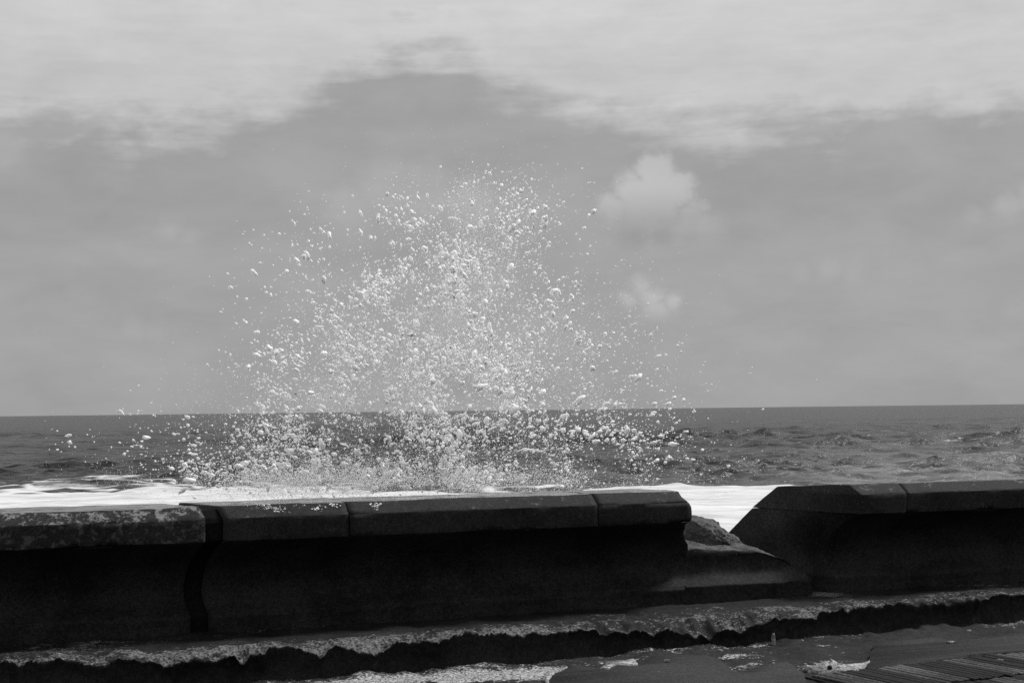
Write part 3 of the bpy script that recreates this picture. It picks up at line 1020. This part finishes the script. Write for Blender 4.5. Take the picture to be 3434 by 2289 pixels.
def blobs(centers, radii, vel, template, lump=0.0, stretch=0.5, seed=0):
    rng = np.random.default_rng(seed)
    tv, tf = template
    n, k = len(centers), len(tv)
    V = np.repeat(tv[None], n, 0)
    if lump:
        off = rng.uniform(0, 50, (n, 1, 3))
        q = V * 0.9 + off
        V = V * (1 + lump * fbm(q[..., 0], q[..., 1], q[..., 2], 1.3, 2, seed))[..., None]
    s = 1 + stretch * rng.random((n, 1)) ** 2 * 1.6
    dv = vel / np.maximum(np.linalg.norm(vel, axis=1, keepdims=True), 1e-6)
    along = (V * dv[:, None]).sum(-1, keepdims=True)
    V = V + dv[:, None] * along * (s[:, None] - 1)
    V = V * radii[:, None, None] + centers[:, None]
    F = tf[None] + (np.arange(n) * k)[:, None, None]
    return V.reshape(-1, 3), F.reshape(-1, 3)


def spray():
    rng = np.random.default_rng(23)
    # clusters: picture centre, spread, tilt, count weight, depth spread
    C = [(1575, 880, 75, 110, 900), (1590, 1080, 120, 160, 1200), (1400, 1080, 190, 150, 1900), (1240, 1010, 90, 70, 650), (1290, 1130, 110, 90, 700),
         (1050, 1280, 150, 110, 1000), (1480, 1260, 190, 170, 2200), (1240, 1290, 170, 120, 1000), (950, 1460, 90, 90, 900), (1000, 1540, 170, 70, 1300), (1450, 1460, 260, 110, 1500),
         (1250, 1520, 300, 80, 1500), (1900, 1470, 260, 100, 950), (2140, 1420, 110, 60, 160), (700, 1490, 210, 80, 420), (1650, 720, 110, 75, 420), (1680, 600, 70, 40, 22),
         (1780, 1000, 170, 240, 900), (1850, 1250, 230, 160, 900), (1150, 800, 140, 110, 150), (880, 1050, 110, 140, 160), (1560, 1380, 480, 180, 900), (470, 1490, 170, 75, 110), (1420, 760, 130, 90, 300), (1000, 1590, 260, 40, 1500), (1500, 1590, 330, 40, 1500), (820, 1560, 170, 45, 350), (2050, 1530, 220, 60, 350), (1500, 1100, 330, 300, 1500)]
    X, Yp, Wt = [], [], []
    for cx, cy, sx, sy, k in C:
        k = int(k * 1.5)
        a = rng.normal(0, 1, k); b = rng.normal(0, 1, k)
        ok = a * a + b * b < rng.uniform(2.0, 7.5, k)
        a, b = cx + sx * a[ok] * 1.08, cy + sy * b[ok] * 1.08
        X.append(a); Yp.append(b); Wt.append(((a - cx) / sx) ** 2 + ((b - cy) / sy) ** 2)
    px = np.concatenate(X); py = np.concatenate(Yp); tail = np.sqrt(np.concatenate(Wt))
    # break up into ropes and clots
    cl = fbm(px, py, 0 * px, 1 / 90.0, 4, 91, 0.6)
    keep = (rng.random(len(px)) < np.clip(0.66 + 0.6 * cl, 0.1, 1)) & (py < 1700) & (py > 540)
    px, py, cl, tail = px[keep], py[keep], cl[keep], tail[keep]
    n = len(px)
    r = np.exp(rng.normal(0.42, 0.54, n)) * (1 + 0.25 * np.clip(cl, 0, 1))
    big = (rng.random(n) < 0.013) & (tail < 1.7)
    r = r * np.clip(1.5 - 0.28 * tail, 0.75, 1.25)
    r[big] *= rng.uniform(1.6, 2.6, big.sum())
    r = r * np.where(py > 1380, 0.86, 1.0)
    r = np.clip(r, 0.8, 10)
    D = 13.4 + rng.normal(0, 0.45, n)

    def place(px, py, D):
        v = np.stack([(px - 1717) / FPX, -(py - 1144.5) / FPX, -np.ones_like(px)], -1)
        w = v @ np.array(ROT).T
        t = D / w[:, 1]
        P = w * t[:, None]; P[:, 2] += EYE
        return P
    # the foot of the plume lies along the wall
    Dw = D + (px - 1500) / FPX * 13.4 * 0.345
    P = place(px, py, Dw)
    vel = np.stack([(px - 1450) / 500 + rng.normal(0, .5, n), rng.normal(0, .5, n), (1750 - py) / 700 + rng.normal(0, .5, n)], -1)
    rm = r * Dw / FPX
    V, F, base = [], [], 0
    for sel, tmpl, lump, st in (((r >= 3.2), ico(2), 0.6, 0.9), ((r < 3.2) & (r >= 1.7), ico(1), 0.45, 0.6), ((r < 1.7), OCT, 0.0, 0.5)):
        if sel.sum() == 0: continue
        v, f = blobs(P[sel], rm[sel], vel[sel], tmpl, lump, st, 3)
        V.append(v); F.append(f + base); base += len(v)
    # ropes of torn foam
    ropes = [[(1728, 1512), (1760, 1505), (1800, 1510), (1822, 1514), (1836, 1500), (1840, 1490)], [(1520, 1395), (1550, 1390), (1580, 1400)], [(1660, 1425), (1690, 1420), (1695, 1405)],
             [(1560, 1515), (1600, 1520)], [(1845, 1550), (1875, 1560)], [(1410, 1055), (1440, 1048), (1465, 1050)], [(1430, 1065), (1440, 1085)], [(880, 1415), (895, 1440), (905, 1460)],
             [(1290, 1455), (1310, 1475), (1300, 1490)], [(1500, 730), (1520, 733), (1545, 735)], [(1190, 970), (1215, 985), (1225, 1010)], [(1255, 990), (1262, 1015), (1258, 1040)],
             [(1525, 800), (1535, 830), (1545, 850)], [(1560, 870), (1590, 880), (1610, 890)]]
    for _ in range(46):
        i = rng.integers(0, n); a = rng.uniform(0, 6.28); l = rng.uniform(10, 30)
        x0, y0 = px[i], py[i]
        ropes.append([(x0, y0), (x0 + l * .5 * math.cos(a) + rng.normal(0, 3), y0 + l * .5 * math.sin(a)), (x0 + l * math.cos(a + .5), y0 + l * math.sin(a + .5))])
    for k, rope in enumerate(ropes):
        q = np.array(rope, float)
        m = max(7, int(len(q) * 6))
        t = np.linspace(0, len(q) - 1, m)
        xx = np.interp(t, np.arange(len(q)), q[:, 0]) + rng.normal(0, 0.8, m); yy = np.interp(t, np.arange(len(q)), q[:, 1]) + rng.normal(0, 0.8, m)
        C_ = place(xx, yy, 13.2 + (xx.mean() - 1500) / FPX * 13.4 * 0.345 + 0 * xx)
        rad = (rng.uniform(2.5, 6.5, m) if k < 14 else rng.uniform(1.6, 4.0, m)) * 13.3 / FPX
        rad = rad * np.sqrt(np.clip(np.sin(np.linspace(0.04, np.pi - 0.04, m)), 0.02, 1))
        tg = np.gradient(C_, axis=0); tg /= np.linalg.norm(tg, axis=1, keepdims=True)
        a1 = np.cross(tg, np.array([0.0, 1.0, 0.0])); a1 /= np.linalg.norm(a1, axis=1, keepdims=True)
        a2 = np.cross(tg, a1)
        th = np.linspace(0, 2 * np.pi, 9)[:-1]
        ring = C_[:, None] + rad[:, None, None] * (a1[:, None] * np.cos(th)[None, :, None] + a2[:, None] * np.sin(th)[None, :, None]) * rng.uniform(0.7, 1.3, (m, 8, 1))
        v = ring.reshape(-1, 3)
        idx = np.arange(m * 8).reshape(m, 8); nx = np.roll(idx, -1, 1)
        f = np.concatenate([np.stack([idx[:-1], nx[:-1], nx[1:]], -1).reshape(-1, 3), np.stack([idx[:-1], nx[1:], idx[1:]], -1).reshape(-1, 3),
                            [[0, a + 1, a] for a in range(1, 7)], [[(m - 1) * 8, (m - 1) * 8 + a, (m - 1) * 8 + a + 1] for a in range(1, 7)]])
        V.append(v); F.append(f + base); base += len(v)
    V = np.concatenate(V); F = np.concatenate(F)
    o = link('sea_spray', mesh_np('sea_spray', V, None, F), M_spray)
    tag(o, 'burst of white spray drops and foam clots thrown up behind the sea wall', 'spray', None, 'stuff')

    # fine mist of tiny drops, thickest low down
    M = [(1300, 1615, 330, 42, 24000), (960, 1620, 230, 34, 15000), (1750, 1618, 260, 36, 8500), (1450, 1400, 300, 150, 10000), (1450, 1150, 210, 200, 10000), (1550, 900, 120, 160, 4000), (1800, 1300, 240, 220, 5000), (1050, 1450, 220, 110, 4500), (1650, 760, 110, 110, 1500)]
    px = np.concatenate([rng.normal(a, c, k) for a, b, c, d, k in M]); py = np.concatenate([rng.normal(b, d, k) for a, b, c, d, k in M])
    cl = fbm(px, py, 0 * px, 1 / 120.0, 4, 95, 0.6)
    keep = (rng.random(len(px)) < np.clip(0.6 + 0.8 * cl, 0.1, 1)) & (py < 1690)
    px, py = px[keep], py[keep]; n = len(px)
    D = 13.4 + rng.normal(0, 0.5, n) + (px - 1500) / FPX * 13.4 * 0.345
    P = place(px, py, D)
    rm = rng.uniform(0.6, 1.35, n) * D / FPX
    v, f = blobs(P, rm, rng.normal(0, 1, P.shape), OCT, 0, 0.5, 9)
    o = link('sea_mist', mesh_np('sea_mist', v, None, f), M_spray)
    tag(o, 'fine white mist hanging in the spray above the sea wall', 'mist', None, 'stuff')

    # foam splashed onto the bevel and lip of the wall
    S = [(905, 1703, 14, 3, 26), (930, 1707, 14, 5, 40), (955, 1710, 8, 6, 26), (972, 1717, 3, 4, 8), (880, 1694, 20, 2, 20), (1000, 1697, 14, 3, 12), (1066, 1705, 10, 4, 16), (1122, 1696, 8, 3, 12), (1258, 1697, 8, 4, 18), (1272, 1692, 5, 3, 8)]
    vv, ff, base = [], [], 0
    for a, b, sx, sy, k in S:
        for _ in range(k):
            x, y = rng.normal(a, sx), rng.normal(b, sy)
            # bevel plane between (0.28, TOP_Z) and (0.40, NOSE_Z1)
            lo_, hi_ = 0.0, 1.0
            best = None
            for t in np.linspace(0.02, 0.98, 25):
                p = 0.28 + 0.12 * t; zb = TOP_Z + (NOSE_Z1 - TOP_Z) * t
                u, z = on_p(x, y, p)
                if best is None or abs(z - zb) < best[0]: best = (abs(z - zb), u, p, zb)
            if best[0] > 0.012: continue
            r = rng.uniform(1.2, 3.4) * 10.0 / FPX
            v, f = blobs(np.array([W(best[1], best[2], best[3] + 0.001)]), np.array([r]), np.array([[1., 0.3, 0]]), ico(1), 0.4, 0.6, int(rng.integers(1e6)))
            vv.append(v); ff.append(f + base); base += len(v)
    o = link('splashed_foam', mesh_np('splashed_foam', np.concatenate(vv), None, np.concatenate(ff)), M_spray)
    tag(o, 'white foam flecks splashed over the sloping top edge of the long wall', 'foam', None, 'stuff')


spray()
